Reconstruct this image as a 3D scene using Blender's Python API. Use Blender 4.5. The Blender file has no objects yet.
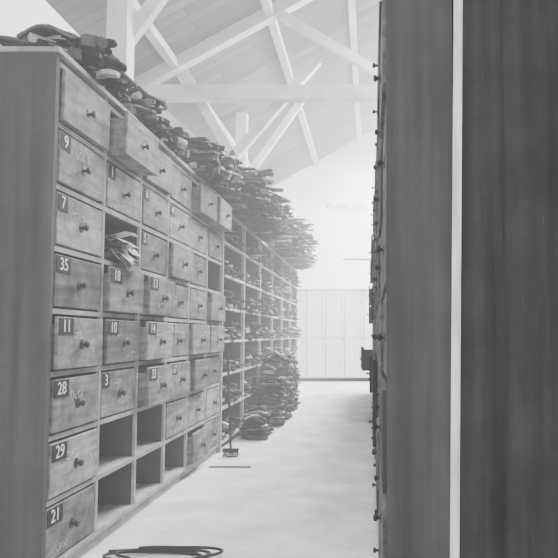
import bpy, bmesh, math, random
from mathutils import Matrix, Vector, Euler
random.seed(7)
S = bpy.context.scene
R = random.uniform

# ------------------------------------------------------------ materials
def mat(name, c1, c2, scale=(6,6,6), rough=0.8, bump=0.15, detail=6, contrast=(0.3,0.7), noise=1.0, grime=0.0, gs=4.5):
    m = bpy.data.materials.new(name); m.use_nodes = True
    nt = m.node_tree; b = nt.nodes['Principled BSDF']
    tc = nt.nodes.new('ShaderNodeTexCoord'); mp = nt.nodes.new('ShaderNodeMapping')
    mp.inputs['Scale'].default_value = scale
    nz = nt.nodes.new('ShaderNodeTexNoise'); nz.inputs['Scale'].default_value = noise
    nz.inputs['Detail'].default_value = detail
    rp = nt.nodes.new('ShaderNodeValToRGB')
    rp.color_ramp.elements[0].position = contrast[0]; rp.color_ramp.elements[1].position = contrast[1]
    rp.color_ramp.elements[0].color = (c1,c1,c1,1); rp.color_ramp.elements[1].color = (c2,c2,c2,1)
    bp = nt.nodes.new('ShaderNodeBump'); bp.inputs['Strength'].default_value = bump
    bp.inputs['Distance'].default_value = 0.01
    L = nt.links.new
    L(tc.outputs['Object'], mp.inputs['Vector']); L(mp.outputs[0], nz.inputs['Vector'])
    L(nz.outputs['Fac'], rp.inputs['Fac']); 
    L(nz.outputs['Fac'], bp.inputs['Height']); L(bp.outputs[0], b.inputs['Normal'])
    if grime>0:
        n2=nt.nodes.new('ShaderNodeTexNoise'); n2.inputs['Scale'].default_value=gs; n2.inputs['Detail'].default_value=12
        n2.inputs['Roughness'].default_value=.78
        r2=nt.nodes.new('ShaderNodeValToRGB'); g=1-grime
        r2.color_ramp.elements[0].position=.40; r2.color_ramp.elements[1].position=.58
        r2.color_ramp.elements[0].color=(g,g,g,1); r2.color_ramp.elements[1].color=(1,1,1,1)
        mx=nt.nodes.new('ShaderNodeMix'); mx.data_type='RGBA'; mx.blend_type='MULTIPLY'; mx.inputs['Factor'].default_value=1
        L(tc.outputs['Object'],n2.inputs['Vector']); L(n2.outputs['Fac'],r2.inputs['Fac'])
        L(rp.outputs['Color'],mx.inputs['A']); L(r2.outputs['Color'],mx.inputs['B']); L(mx.outputs['Result'],b.inputs['Base Color'])
    else: L(rp.outputs['Color'], b.inputs['Base Color'])
    b.inputs['Roughness'].default_value = rough
    b.inputs['Specular IOR Level'].default_value = 0.25
    return m
M_wood  = mat('drawer_wood', 0.13, 0.36, (8,2.5,26),grime=.6,gs=6)
M_wood2 = mat('drawer_wood_pale', 0.22, 0.5, (8,2.5,26),grime=.55,gs=6)
M_wood3 = mat('drawer_wood_dark', 0.07, 0.22, (8,2.5,26),grime=.6,gs=6)
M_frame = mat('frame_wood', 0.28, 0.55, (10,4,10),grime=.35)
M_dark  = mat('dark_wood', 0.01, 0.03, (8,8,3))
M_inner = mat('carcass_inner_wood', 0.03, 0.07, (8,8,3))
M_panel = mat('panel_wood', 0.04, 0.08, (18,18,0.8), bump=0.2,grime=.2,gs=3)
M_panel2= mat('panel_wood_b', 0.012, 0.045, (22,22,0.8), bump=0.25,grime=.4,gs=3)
M_bat   = mat('batten_paint', 0.5, 0.85, (30,30,4), contrast=(0.35,0.6))
M_iron  = mat('iron', 0.012, 0.03, (20,20,20), rough=0.55)
M_s1    = mat('stock_dark', 0.005, 0.016, (12,12,12))
M_s2    = mat('stock_mid', 0.035, 0.11, (12,12,12))
M_s3    = mat('stock_pale', 0.28, 0.5, (12,12,12))
M_shelf = mat('shelf_wood', 0.36, 0.55, (5,2,12))
M_floor = mat('concrete', 0.62, 0.84, (1,1,1), noise=2.6, detail=12, bump=0.12,grime=.22,gs=1.8)
M_wall  = mat('limewash', 0.76, 0.86, (1,1,1), noise=0.8, bump=0.05)
M_beam  = mat('beam_wood', 0.34, 0.54, (3,3,3))
M_cup   = mat('cupboard_paint', 0.52, 0.63, (6,6,1.5))
M_label = mat('label_black', 0.006, 0.012)
M_chalk = mat('chalk', 0.7, 0.85)
M_paper = mat('paper', 0.7, 0.85)
M_rope  = mat('hose_rubber', 0.02, 0.045)
M_text  = mat('wall_lettering', 0.2, 0.28)

def roofmat():
    m = bpy.data.materials.new('roof_boards'); m.use_nodes=True
    nt=m.node_tree; b=nt.nodes['Principled BSDF']; L=nt.links.new
    tc=nt.nodes.new('ShaderNodeTexCoord'); br=nt.nodes.new('ShaderNodeTexBrick')
    mp=nt.nodes.new('ShaderNodeMapping'); mp.inputs['Rotation'].default_value=(0,0,0)
    br.inputs['Color1'].default_value=(0.13,)*3+(1,); br.inputs['Color2'].default_value=(0.05,)*3+(1,)
    br.inputs['Mortar'].default_value=(0.02,)*3+(1,); br.inputs['Scale'].default_value=1.0
    br.inputs['Mortar Size'].default_value=0.012; br.inputs['Brick Width'].default_value=2.6
    br.inputs['Row Height'].default_value=0.2
    L(tc.outputs['Object'],mp.inputs[0]); L(mp.outputs[0],br.inputs['Vector'])
    L(br.outputs['Color'],b.inputs['Base Color']); b.inputs['Roughness'].default_value=0.9
    return m
M_roof = roofmat()

# ------------------------------------------------------------ builder
class B:
    def __init__(s): s.v=[]; s.f=[]; s.m=[]; s.mats=[]
    def mi(s,m):
        if m not in s.mats: s.mats.append(m)
        return s.mats.index(m)
    def add(s, vs, fs, m, M=None):
        o=len(s.v); i=s.mi(m)
        for v in vs:
            v=Vector(v)
            if M is not None: v=M@v
            s.v.append(tuple(v))
        for f in fs: s.f.append(tuple(o+k for k in f)); s.m.append(i)
    def box(s, x0,x1,y0,y1,z0,z1, m, M=None):
        vs=[(x0,y0,z0),(x1,y0,z0),(x1,y1,z0),(x0,y1,z0),(x0,y0,z1),(x1,y0,z1),(x1,y1,z1),(x0,y1,z1)]
        s.add(vs,[(3,2,1,0),(4,5,6,7),(0,1,5,4),(1,2,6,5),(2,3,7,6),(3,0,4,7)],m,M)
    def bbox(s, x0,x1,y0,y1,z0,z1, m, c=0.006, M=None):
        bm=bmesh.new(); bmesh.ops.create_cube(bm,size=1)
        for v in bm.verts:
            v.co=Vector(((x0+x1)/2+v.co.x*(x1-x0),(y0+y1)/2+v.co.y*(y1-y0),(z0+z1)/2+v.co.z*(z1-z0)))
        bmesh.ops.bevel(bm,geom=bm.edges[:],offset=c,segments=1,affect='EDGES')
        bm.verts.index_update()
        s.add([v.co.copy() for v in bm.verts],[[v.index for v in f.verts] for f in bm.faces],m,M)
        bm.free()
    def lathe(s, prof, m, M, n=12):
        vs=[];fs=[]
        for r,x in prof:
            for k in range(n):
                a=2*math.pi*k/n; vs.append((x,r*math.cos(a),r*math.sin(a)))
        for i in range(len(prof)-1):
            for k in range(n):
                fs.append((i*n+k,i*n+(k+1)%n,(i+1)*n+(k+1)%n,(i+1)*n+k))
        fs.append(tuple(range(n))[::-1]); fs.append(tuple((len(prof)-1)*n+k for k in range(n)))
        s.add(vs,fs,m,M)
    def beam(s, a, b, w, d, m, up=(0,1,0)):
        a=Vector(a); b=Vector(b); t=(b-a); l=t.length; t.normalize()
        u=Vector(up); u=(u-t*u.dot(t)).normalized(); w_=t.cross(u)
        M=Matrix((( t.x,u.x,w_.x,a.x),(t.y,u.y,w_.y,a.y),(t.z,u.z,w_.z,a.z),(0,0,0,1)))
        s.box(0,l,-d/2,d/2,-w/2,w/2,m,M)
    def tube(s, pts, r, m, n=6):
        vs=[];fs=[]
        for i,p in enumerate(pts):
            p=Vector(p); a=Vector(pts[max(i-1,0)]); b=Vector(pts[min(i+1,len(pts)-1)])
            t=(b-a).normalized(); u=t.cross(Vector((0.03,0.02,1)))
            if u.length<0.1: u=t.cross(Vector((1,0,0)))
            u.normalize(); w=t.cross(u)
            for k in range(n):
                q=2*math.pi*k/n; vs.append(p+u*r*math.cos(q)+w*r*math.sin(q))
        for i in range(len(pts)-1):
            for k in range(n):
                fs.append((i*n+k,i*n+(k+1)%n,(i+1)*n+(k+1)%n,(i+1)*n+k))
        fs.append(tuple(range(n))[::-1]); fs.append(tuple((len(pts)-1)*n+k for k in range(n)))
        s.add(vs,fs,m)
    def text(s, txt, size, m, M, ext=0.001):
        cu=bpy.data.curves.new('t','FONT'); cu.body=txt; cu.size=size; cu.extrude=ext
        cu.align_x='CENTER'; cu.align_y='CENTER'; cu.resolution_u=3
        ob=bpy.data.objects.new('t',cu); S.collection.objects.link(ob)
        dg=bpy.context.evaluated_depsgraph_get(); me=bpy.data.meshes.new_from_object(ob.evaluated_get(dg))
        s.add([v.co.copy() for v in me.vertices],[tuple(p.vertices) for p in me.polygons],m,M)
        bpy.data.objects.remove(ob); bpy.data.curves.remove(cu); bpy.data.meshes.remove(me)
    def obj(s,name,parent=None,smooth=False):
        me=bpy.data.meshes.new(name); me.from_pydata(s.v,[],s.f)
        for m in s.mats: me.materials.append(m)
        me.polygons.foreach_set('material_index',s.m)
        if smooth: me.polygons.foreach_set('use_smooth',[True]*len(me.polygons))
        me.update(); ob=bpy.data.objects.new(name,me); S.collection.objects.link(ob)
        if parent: ob.parent=parent
        return ob
def empty(name,loc=(0,0,0)):
    e=bpy.data.objects.new(name,None); e.empty_display_size=0.2; S.collection.objects.link(e); return e

# ------------------------------------------------------------ room shell
XL,XR,Y0,Y1=-3.6,4.6,-3.0,17.3
EAVE,RIDGE,RX=4.95,7.3,0.5
b=B(); b.box(XL-.2,XR+.2,Y0-.2,Y1+.2,-.2,0,M_floor); b.obj('floor')
b=B(); b.box(XL-.2,XL,Y0,Y1,0,EAVE,M_wall); b.obj('wall_left')
b=B(); b.box(XR,XR+.2,Y0,Y1,0,EAVE,M_wall); b.obj('wall_right')
def gable(name,y0,y1):
    b=B(); pr=[(XL-.2,0),(XR+.2,0),(XR+.2,EAVE-.05),(RX,RIDGE-.02),(XL-.2,EAVE-.05)]
    vs=[(x,y0,z) for x,z in pr]+[(x,y1,z) for x,z in pr]
    fs=[tuple(range(5)),tuple(range(9,4,-1))]+[(k+5,(k+1)%5+5,(k+1)%5,k) for k in range(5)]
    b.add(vs,fs,M_wall); return b.obj(name)
gable('wall_back',Y1,Y1+.2); gable('wall_front',Y0-.2,Y0)
def slab(name,xa,za,xb,zb):
    a=Vector((xa,0,za)); c=Vector((xb,0,zb)); L=(c-a).length; ang=math.atan2(zb-za,xb-xa)
    b=B(); b.box(-.25,L+.02,Y0-.2,Y1+.2,0.0,.1,M_roof)
    o=b.obj(name); o.location=a; o.rotation_euler=(0,-ang,0); return o
slab('ceiling',XL,EAVE,RX,RIDGE)
o=slab('ceiling_right',XR,EAVE,RX,RIDGE)
o.rotation_euler=(0,-math.atan2(RIDGE-EAVE,RX-XR),0); 
o.scale=(1,1,-1)

# ------------------------------------------------------------ roof trusses
def roofz(x): 
    return RIDGE-(RIDGE-EAVE)*((RX-x)/(RX-XL) if x<RX else (x-RX)/(XR-RX))
for y in (3.2,9.0):
    b=B()
    tz=4.82
    b.beam((XL,y,tz),(XR,y,tz),.2,.2,M_beam)
    b.beam((XL,y,EAVE-.1),(RX,y,RIDGE-.14),.18,.16,M_beam)
    b.beam((XR,y,EAVE-.1),(RX,y,RIDGE-.14),.18,.16,M_beam)
    b.beam((RX,y,tz),(RX,y,RIDGE-.15),.18,.16,M_beam,up=(0,1,0))
    b.beam((RX-.1,y,tz+.15),(RX-1.9,y,roofz(RX-1.9)-.15),.13,.12,M_beam)
    b.beam((RX+.1,y,tz+.15),(RX+1.9,y,roofz(RX+1.9)-.15),.13,.12,M_beam)
    b.beam((-2.06,y+.17,3.9),(-0.8,y+.17,5.4),.14,.12,M_beam)
    b.beam((-2.06,y+.17,3.9),(-2.85,y+.17,roofz(-2.85)-.1),.14,.12,M_beam)
    b.beam((-2.5,y+.17,4.05),(XL+.05,y+.17,4.95),.13,.12,M_beam)
    b.obj('roof_truss')
b=B()
for x in (-2.9,-1.5,-.3,1.3,2.6,3.8):
    b.beam((x,Y0,roofz(x)-.1),(x,Y1,roofz(x)-.1),.12,.12,M_beam,up=(1,0,0))
b.obj('roof_purlins')
for y in (6.0,11.8):
    b=B(); b.box(-2.58,-2.38,y-.1,y+.1,0,roofz(-2.5)-.05,M_beam)
    b.beam((-2.48,y+.12,4.2),(-1.3,y+.12,5.9),.13,.1,M_beam)
    b.obj('timber_post')

# ------------------------------------------------------------ drawers
def squiggle(b, M, y, z, w, h, r=.0016):
    n=random.randint(2,5)
    for k in range(n):
        yy=y+w*(k+.5)/n; pts=[]
        a0=R(0,6); ra=h*R(.25,.5); sweep=R(2,6.3); rb=w/n*R(.25,.5)
        for i in range(9):
            a=a0+sweep*i/8
            pts.append(M@Vector((.0015,yy+rb*math.cos(a),z+ra*math.sin(a))))
        b.tube(pts,r,M_chalk,4)

def drawer(b, M, w, h, depth, m, label=None, chalk=True, fine=True, ks=.8):
    """front face in local plane x=0 (facing +x), y 0..w, z 0..h, body behind"""
    t=.022
    if fine: b.bbox(-t,0,0,w,0,h,m,.004,M)
    else: b.box(-t,0,0,w,0,h,m,M)
    b.box(-depth,-t,.02,.035,.01,h*.86,m,M); b.box(-depth,-t,w-.035,w-.02,.01,h*.86,m,M)
    b.box(-depth,-depth+.015,.035,w-.035,.01,h*.86,m,M)
    b.box(-depth,-t,.02,w-.02,.0,.012,m,M)
    K=M@Matrix.Translation((0,w*.5,h*.47))
    b.lathe([(r*ks,x*ks) for r,x in [(.034,0),(.034,.004),(.012,.006),(.010,.020),(.021,.028),(.024,.038),(.018,.046),(.004,.049)]],M_iron,K,12 if fine else 8)
    if label is not None:
        lw=.055*len(label)+.045
        b.box(0,.003,.006,.006+lw,h-.092,h-.006,M_label,M)
        T=M@Matrix.Translation((.004,.006+lw/2,h-.049))@Matrix(((0,0,1,0),(1,0,0,0),(0,1,0,0),(0,0,0,1)))
        b.text(label,.092,M_chalk,T)
    if chalk:
        if random.random()<.75: squiggle(b,M,w*R(.25,.35),h*R(.6,.75),w*R(.2,.45),h*R(.1,.26),.0018)
        if random.random()<.4: squiggle(b,M,w*R(.1,.5),h*R(.12,.3),w*R(.15,.4),h*R(.08,.18),.0014)
        if random.random()<.3: squiggle(b,M,w*R(.65,.7),h*R(.3,.7),w*R(.1,.25),h*R(.1,.3),.0014)

W,H=.595,.32; CX=-1.6; ZB=.09; NY,NR=6,8; CY=3.1; DEP=.62
cab=empty('drawer_cabinet')
b=B()
x0=CX-DEP-.03
top=ZB+NR*H
b.box(x0,CX+.012,CY-.035,CY,0,top+.03,M_panel)
b.box(x0,CX+.012,CY+NY*W,CY+NY*W+.03,0,top+.03,M_frame)
b.box(x0,CX+.03,CY-.05,CY+NY*W+.03,top+.03,top+.055,M_frame)
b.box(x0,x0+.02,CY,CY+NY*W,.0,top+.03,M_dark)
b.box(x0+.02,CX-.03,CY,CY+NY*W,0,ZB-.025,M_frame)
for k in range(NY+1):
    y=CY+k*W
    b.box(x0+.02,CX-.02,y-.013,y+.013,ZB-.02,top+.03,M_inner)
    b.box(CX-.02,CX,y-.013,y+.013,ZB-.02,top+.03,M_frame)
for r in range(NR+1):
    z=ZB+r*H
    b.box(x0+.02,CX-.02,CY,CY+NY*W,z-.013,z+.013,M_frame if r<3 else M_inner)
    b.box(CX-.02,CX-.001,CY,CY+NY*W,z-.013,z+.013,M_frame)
b.obj('carcass',cab)
empties={(1,2),(1,6),(1,7),(2,6),(2,7),(3,7),(5,2)}
labels={(0,1):'9',(0,2):'7',(0,3):'35',(0,4):'11',(0,5):'28',(0,6):'29',(0,7):'21',(1,1):'1',(1,3):'18',(1,4):'10',(1,5):'3',
 (2,0):'2',(2,1):'6',(2,2):'5',(2,3):'13',(2,4):'14',(2,5):'33',(3,1):'4',(3,3):'16',(3,4):'20',(3,5):'17'}
pulls={(0,0):.02,(0,4):.025,(0,1):.006,(0,5):.008,(1,0):.11,(1,3):.03,(1,4):.02,(2,3):.06,(2,4):.05,(2,5):.07,(2,0):.02,(4,0):.08,(5,0):.11,(3,5):.03,(4,5):.05,(4,4):.03,(4,7):.05,(5,3):.04,(0,3):.0,(3,2):.03,(5,4):.04}
for c in range(NY):
    for r in range(NR):
        if (c,r) in empties: continue
        b=B(); p=pulls.get((c,r),R(-.008,.008))
        z=ZB+(NR-1-r)*H+.024; y=CY+c*W+.030
        Mx=Matrix.Translation((CX+.004+p,y,z))
        if p>.018: Mx=Mx@Euler((R(-.008,.008),R(-.01,.015),R(-.02,.02))).to_matrix().to_4x4()
        drawer(b,Mx,W-.060,H-.052,.5,random.choice([M_wood,M_wood,M_wood2,M_wood3]),labels.get((c,r)))
        b.obj('drawer',cab)
b=B()
for k in range(16):
    z0=ZB+5*H+.02+.011*k
    y=CY+W+.04+R(0,.36); w=R(.07,.16)
    n=8; vs=[]; dr=R(.03,.16); ex=R(.38,.46)
    for i in range(n):
        t=i/(n-1); x=CX-.35+ex*t; zz=z0+.04*math.sin(t*5+k)*t-dr*max(0,t-.8)*5+.03
        vs+= [(x,y+R(-.012,.012),zz+R(-.008,.008)),(x,y+w+R(-.012,.012),zz+R(-.02,.02))]
    b.add(vs,[(2*i,2*i+1,2*i+3,2*i+2) for i in range(n-1)],random.choice([M_paper,M_paper,M_s3,M_s2]))
b.obj('crumpled_papers',cab)

# ------------------------------------------------------------ stock items
def item(b, c, yaw, L, kind, m, tilt=0):
    M=Matrix.Translation(c)@Euler((R(-.1,.1),tilt,yaw)).to_matrix().to_4x4()
    if kind==0:
        w=R(.02,.045); t=R(.006,.014)
        b.box(-L/2,L/2,-w,w,-t,t,m,M)
        b.lathe([(w*1.5,-t),(w*1.5,t)],m,M@Matrix.Translation((L/2,0,0))@Matrix.Rotation(math.pi/2,4,'Y'),8)
    elif kind==1:
        w=R(.02,.05); t=.008; cv=R(.02,.07); n=6; vs=[];
        for i in range(n+1):
            s_=i/n; x=-L/2+L*s_; z=cv*math.sin(math.pi*s_)
            vs+=[(x,-w,z-t),(x,w,z-t),(x,w,z+t),(x,-w,z+t)]
        fs=[(0,1,2,3),(4*n+3,4*n+2,4*n+1,4*n)]
        for i in range(n):
            for k in range(4): fs.append((4*i+k,4*i+4+k,4*i+4+(k+1)%4,4*i+(k+1)%4))
        b.add(vs,fs,m,M)
    elif kind==2:
        r=R(.010,.020)
        b.lathe([(r,-L/2),(r,L/2-.06),(r*1.8,L/2-.05),(r*1.8,L/2)],m,M,7)
    else:
        w=R(.03,.06); t=R(.015,.03); b.box(-L/3,L/3,-w,w,-t,t,m,M)
MIX=[M_s1,M_s1,M_s1,M_s2,M_s2,M_s3]
def pile(b, x0,x1,y0,y1,z0,hfun, dens, over=.1, Lr=(.3,.6), yawr=.5, mix=MIX, tl=.05):
    z=z0+.012
    while True:
        any_=False; n=max(1,int(dens*(y1-y0)))
        for i in range(n):
            L=R(*Lr); yaw=R(-yawr,yawr); mg=L/2*abs(math.sin(yaw))+.055
            y=R(y0+mg,y1-mg) if y1-y0>2*mg else (y0+y1)/2
            if z-z0<hfun(y):
                any_=True
                hx=L/2*math.cos(yaw)
                xx=R(x0+hx,max(x0+hx+.01,x1-hx+over*R(.0,1)))
                if random.random()<.4: xx=max(xx,x1-hx+over*R(-.6,1))
                item(b,Vector((xx,y,z+R(0,.012))),yaw+random.choice([0,math.pi]),L,random.choice([0,0,1,1,2,3]),random.choice(mix),R(-tl,tl) if z>z0+.03 else 0)
        z+=.032
        if not any_ or z>z0+3: break

TOP=top+.055
b=B(); pile(b,-2.2,-1.6,3.06,3.95,TOP,lambda y:.17+.08*math.sin(y*11),28,.12,(.2,.5),1.1,MIX,.12); b.obj('iron_straps_pile',cab)
b=B(); pile(b,-2.2,-1.6,4.05,5.3,TOP,lambda y:.17+.08*math.sin(y*9),26,.12,(.2,.5),1.1,MIX,.12); b.obj('iron_straps_pile_far',cab)
SY0,SY1=CY+NY*W+.05,13.7
def h1(y): return min(.62,max(0,.30+(y-5.5)*.18))*(1-.25*abs(math.sin(y*5)))
b=B(); pile(b,-2.2,-1.55,5.4,SY0-.03,TOP,h1,30,.2,(.35,.6),.7,MIX,.12); b.obj('iron_fittings_pile',cab)
STOP=2.66
sh=empty('open_shelving')
b=B(); pile(b,-2.2,-1.5,SY0+.02,9.3,STOP,h1,26,.38,(.3,.7),.7,MIX,.12); b.obj('iron_fittings_pile',sh)
b=B(); pile(b,-2.2,-1.5,9.5,SY1,STOP,lambda y:(.25 if y<10.6 else .72)*(1-.2*abs(math.sin(y*4))),20,.4,(.3,.7),.7,MIX,.12); b.obj('iron_fittings_pile_far',sh)

# ------------------------------------------------------------ open shelving
b=B(); nb=6; bw=(SY1-SY0)/nb; lv=7; LH=(STOP-.1)/lv
for k in range(nb+1):
    y=SY0+.02+k*(bw-.005)
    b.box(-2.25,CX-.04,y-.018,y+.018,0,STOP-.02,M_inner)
    b.box(CX-.04,CX,y-.018,y+.018,0,STOP-.02,M_shelf)
for r in range(lv+1):
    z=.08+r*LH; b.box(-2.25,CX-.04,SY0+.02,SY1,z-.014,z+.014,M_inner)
    b.box(CX-.04,CX-.005,SY0+.02,SY1,z-.014,z+.014,M_shelf)
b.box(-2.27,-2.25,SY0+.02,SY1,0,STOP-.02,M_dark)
b.obj('frame',sh)
b=B()
for k in range(nb):
    for r in range(lv):
        ya=SY0+.06+k*bw; yb=ya+bw-.1; z=.08+r*LH+.014
        hh=R(.15,.27); ov=R(.04,.16)
        if r<=2: hh=R(.22,.28); ov=.04
        if k==0: ov=0; hh=R(.12,.26)
        pile(b,-2.2,-1.61,ya,yb,z,lambda y:hh*(.75+.25*math.sin(y*11+r)),16 if k<3 else 12,ov,(.3,.55),.35)
b.obj('stored_fittings',sh)
for (ya,yb,hh,xx) in ((7.35,8.15,.32,-1.26),(8.4,9.7,.95,-1.22),(10.0,11.0,.8,-1.26)):
    b=B(); pile(b,-1.54,xx,ya,yb,0.012,lambda y:hh*(.85+.15*math.sin(y*8)),24,.0,(.2,.29),.5)
    b.obj('strap_stack',sh)

# ------------------------------------------------------------ right-hand cabinet
rc=empty('tall_drawer_cabinet')
RXf=.065; RY0,RY1=2.0,13.4; RD=.74
b=B(); tr=2.75
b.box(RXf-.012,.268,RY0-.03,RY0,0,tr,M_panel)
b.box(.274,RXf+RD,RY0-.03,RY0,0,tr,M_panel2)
b.box(.26,.28,RY0,RY0+.02,0,tr,M_dark)
b.beam((.253,RY0-.037,.0),(.294,RY0-.037,tr),.028,.012,M_bat)
b.box(.428,.434,RY0-.034,RY0-.03,1.5,tr,M_dark)
b.box(RXf+RD-.02,RXf+RD,RY0,RY1,0,tr,M_panel)
b.box(RXf-.015,RXf+RD,RY0-.03,RY1,tr,tr+.03,M_frame)
b.box(RXf,RXf+RD,RY1-.03,RY1,0,tr,M_frame)
nC=18; cw=(RY1-RY0-.03)/nC; nR=8; ch=(tr-.1)/nR
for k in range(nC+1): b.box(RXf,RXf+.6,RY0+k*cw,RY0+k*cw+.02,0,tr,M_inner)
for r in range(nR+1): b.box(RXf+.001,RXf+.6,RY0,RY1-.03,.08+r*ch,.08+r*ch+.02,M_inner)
for i in range(14):
    xx=R(.3,.6); zz=R(.4,2.3); d=R(-.03,.03)
    b.tube([(xx,RY0-.0302,zz),(xx+d*.4,RY0-.0302,zz+R(.02,.05)),(xx+d,RY0-.0302,zz+R(.06,.15))],R(.0003,.0005),M_s2,4)
b.obj('carcass',rc)
rp={(9,2):.03,(11,2):.19,(10,2):.17,(4,2):.04,(5,2):.065,(4,1):.04,(6,2):.05,(8,6):.05,(6,5):.03,(9,4):.05,(12,4):.08,(13,5):.08,(12,6):.06,(7,7):.03}
b=B()
for c in range(nC):
    for r in range(nR):
        p=rp.get((c,r),R(-.003,.02))
        Mx=Matrix.Translation((RXf-.005-p,RY0+(c+1)*cw-.005,.08+r*ch+.025))@Matrix.Rotation(math.pi,4,'Z')
        drawer(b,Mx,cw-.035,ch-.03,.45,M_dark if p>.03 else random.choice([M_wood3,M_inner,M_wood3]),None,False,False,.6)
b.obj('drawers',rc)
b=B(); pile(b,.1,.7,5.0,13.0,tr+.03,lambda y:.25+.1*math.sin(y*3),9,.0,(.3,.6),.6); b.obj('iron_fittings_pile',rc)
b=B(); b.box(-.55,.03,12.6,12.72,2.78,2.81,M_shelf); b.box(.03,.3,12.6,12.72,2.78,2.81,M_shelf); b.obj('bracket_board',rc)

# ------------------------------------------------------------ back cupboard
cp=empty('storage_cupboard')
b=B(); cx0,cx1,cy0,cz=-2.2,.35,16.6,2.5
b.box(cx0,cx1,cy0+.03,Y1-.02,.1,cz-.05,M_cup)
b.box(cx0-.04,cx1+.04,cy0-.03,Y1-.02,cz-.05,cz,M_cup)
for x in (cx0+.05,cx0+.95,cx1-.9,cx1-.05): b.box(x-.04,x+.04,cy0+.05,cy0+.15,0,.1,M_dark); 
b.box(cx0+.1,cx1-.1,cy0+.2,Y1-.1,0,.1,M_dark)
nd=5; dw=(cx1-cx0)/nd
for k in range(nd):
    xa=cx0+k*dw+.008; xb=xa+dw-.016
    if k: b.box(xa-.014,xa-.002,cy0+.02,cy0+.0305,.13,cz-.07,M_s2)
    b.box(xa,xb,cy0+.012,cy0+.03,.13,cz-.07,M_cup)
    for (u,v) in ((xa,xa+.07),(xb-.07,xb)): b.box(u,v,cy0-.008,cy0+.012,.13,cz-.07,M_cup)
    for (u,v) in ((.13,.25),(1.2,1.3),(cz-.17,cz-.07)): b.box(xa+.07,xb-.07,cy0-.008,cy0+.012,u,v,M_cup)
    b.lathe([(.02,0),(.02,.03)],M_iron,Matrix.Translation((xb-.035,cy0-.038,1.15))@Matrix.Rotation(math.pi/2,4,'Z'),8)
b.obj('body',cp)
b=B()
b.text('PLAN  DU',.26,M_text,Matrix.Translation((-.66,Y1-.006,4.85))@Matrix.Rotation(math.pi/2,4,'X'),.002)
b.obj('wall_lettering')

# ------------------------------------------------------------ broom
br=empty('broom')
b=B(); b.tube([(-1.55,6.78,1.08),(-1.43,6.45,.06)],.013,M_s1,8)
b.box(-1.51,-1.35,6.42,6.47,.05,.085,M_s1)
for i in range(60):
    x=-1.51+.16*i/59; y=6.445+R(-.02,.02); b.beam((x,y,.055),(x+R(-.01,.02),y+R(-.02,.02),.001),.004,.004,M_s1)
b.obj('stick_and_bristles',br)
b=B(); b.box(-1.52,-1.12,5.92,5.95,0,.012,M_s2,None); b.obj('wood_lath')

# ------------------------------------------------------------ hose on the floor
b=B()
pts=[]
for i in range(90):
    t=i/89; a=t*2*math.pi*2.3+.6
    r=.19+.03*math.sin(3*a)
    pts.append((-1.24+r*1.35*math.cos(a)+.16*t,3.52+r*.6*math.sin(a),.010+.014*(t*2.3)))
b.tube(pts,.009,M_rope,8)
b.tube([(-1.5,3.64,.01),(-1.25,3.68,.01),(-.98,3.6,.01),(-.82,3.42,.01)],.009,M_rope,8)
b.obj('rubber_hose_coil',None,True)

# ------------------------------------------------------------ added lamps (no openings modelled)
def area(name,loc,rot,sx,sy,e):
    l=bpy.data.lights.new(name,'AREA'); l.shape='RECTANGLE'; l.size=sx; l.size_y=sy; l.energy=e
    o=bpy.data.objects.new(name,l); o.location=loc; o.rotation_euler=rot; S.collection.objects.link(o)
area('added_roof_lamp_far',(1.35,12.2,6.1),(0,math.radians(10),0),1.8,8.0,5200)  # added lamp for the inferred roof light; the roof has no opening
area('added_roof_lamp_near',(-.3,4.2,6.3),(0,math.radians(0),0),1.4,5.0,640)  # overhead fill added above the aisle to brighten the floor
area('added_side_lamp',(4.4,10,3.9),(0,math.radians(80),0),1.5,10,1000)  # unseen lamp added beside the solid right wall, lights the left cabinet
area('rear_fill_lamp',(-.5,-2.6,2.2),(math.radians(90),0,0),3.5,3,200)  # fill light added behind the camera; the front wall has no doorway

w=bpy.data.worlds.new('World'); S.world=w; w.use_nodes=True
nt=w.node_tree; nt.nodes['Background'].inputs[0].default_value=(.5,.5,.5,1)
nt.nodes['Background'].inputs[1].default_value=.3
vs=nt.nodes.new('ShaderNodeVolumeScatter'); vs.inputs['Density'].default_value=.032
vs.inputs['Color'].default_value=(1,1,1,1); vs.inputs['Anisotropy'].default_value=.0
nt.links.new(vs.outputs[0],nt.nodes['World Output'].inputs['Volume'])

# ------------------------------------------------------------ camera
cam=bpy.data.cameras.new('camera'); co=bpy.data.objects.new('camera',cam); S.collection.objects.link(co)
co.location=(0,0,1.25); co.rotation_euler=(math.radians(93.5),0,0)
cam.lens=40; cam.sensor_width=36; cam.shift_x=-.163; cam.shift_y=.032; cam.clip_start=.05; cam.clip_end=100
S.camera=co
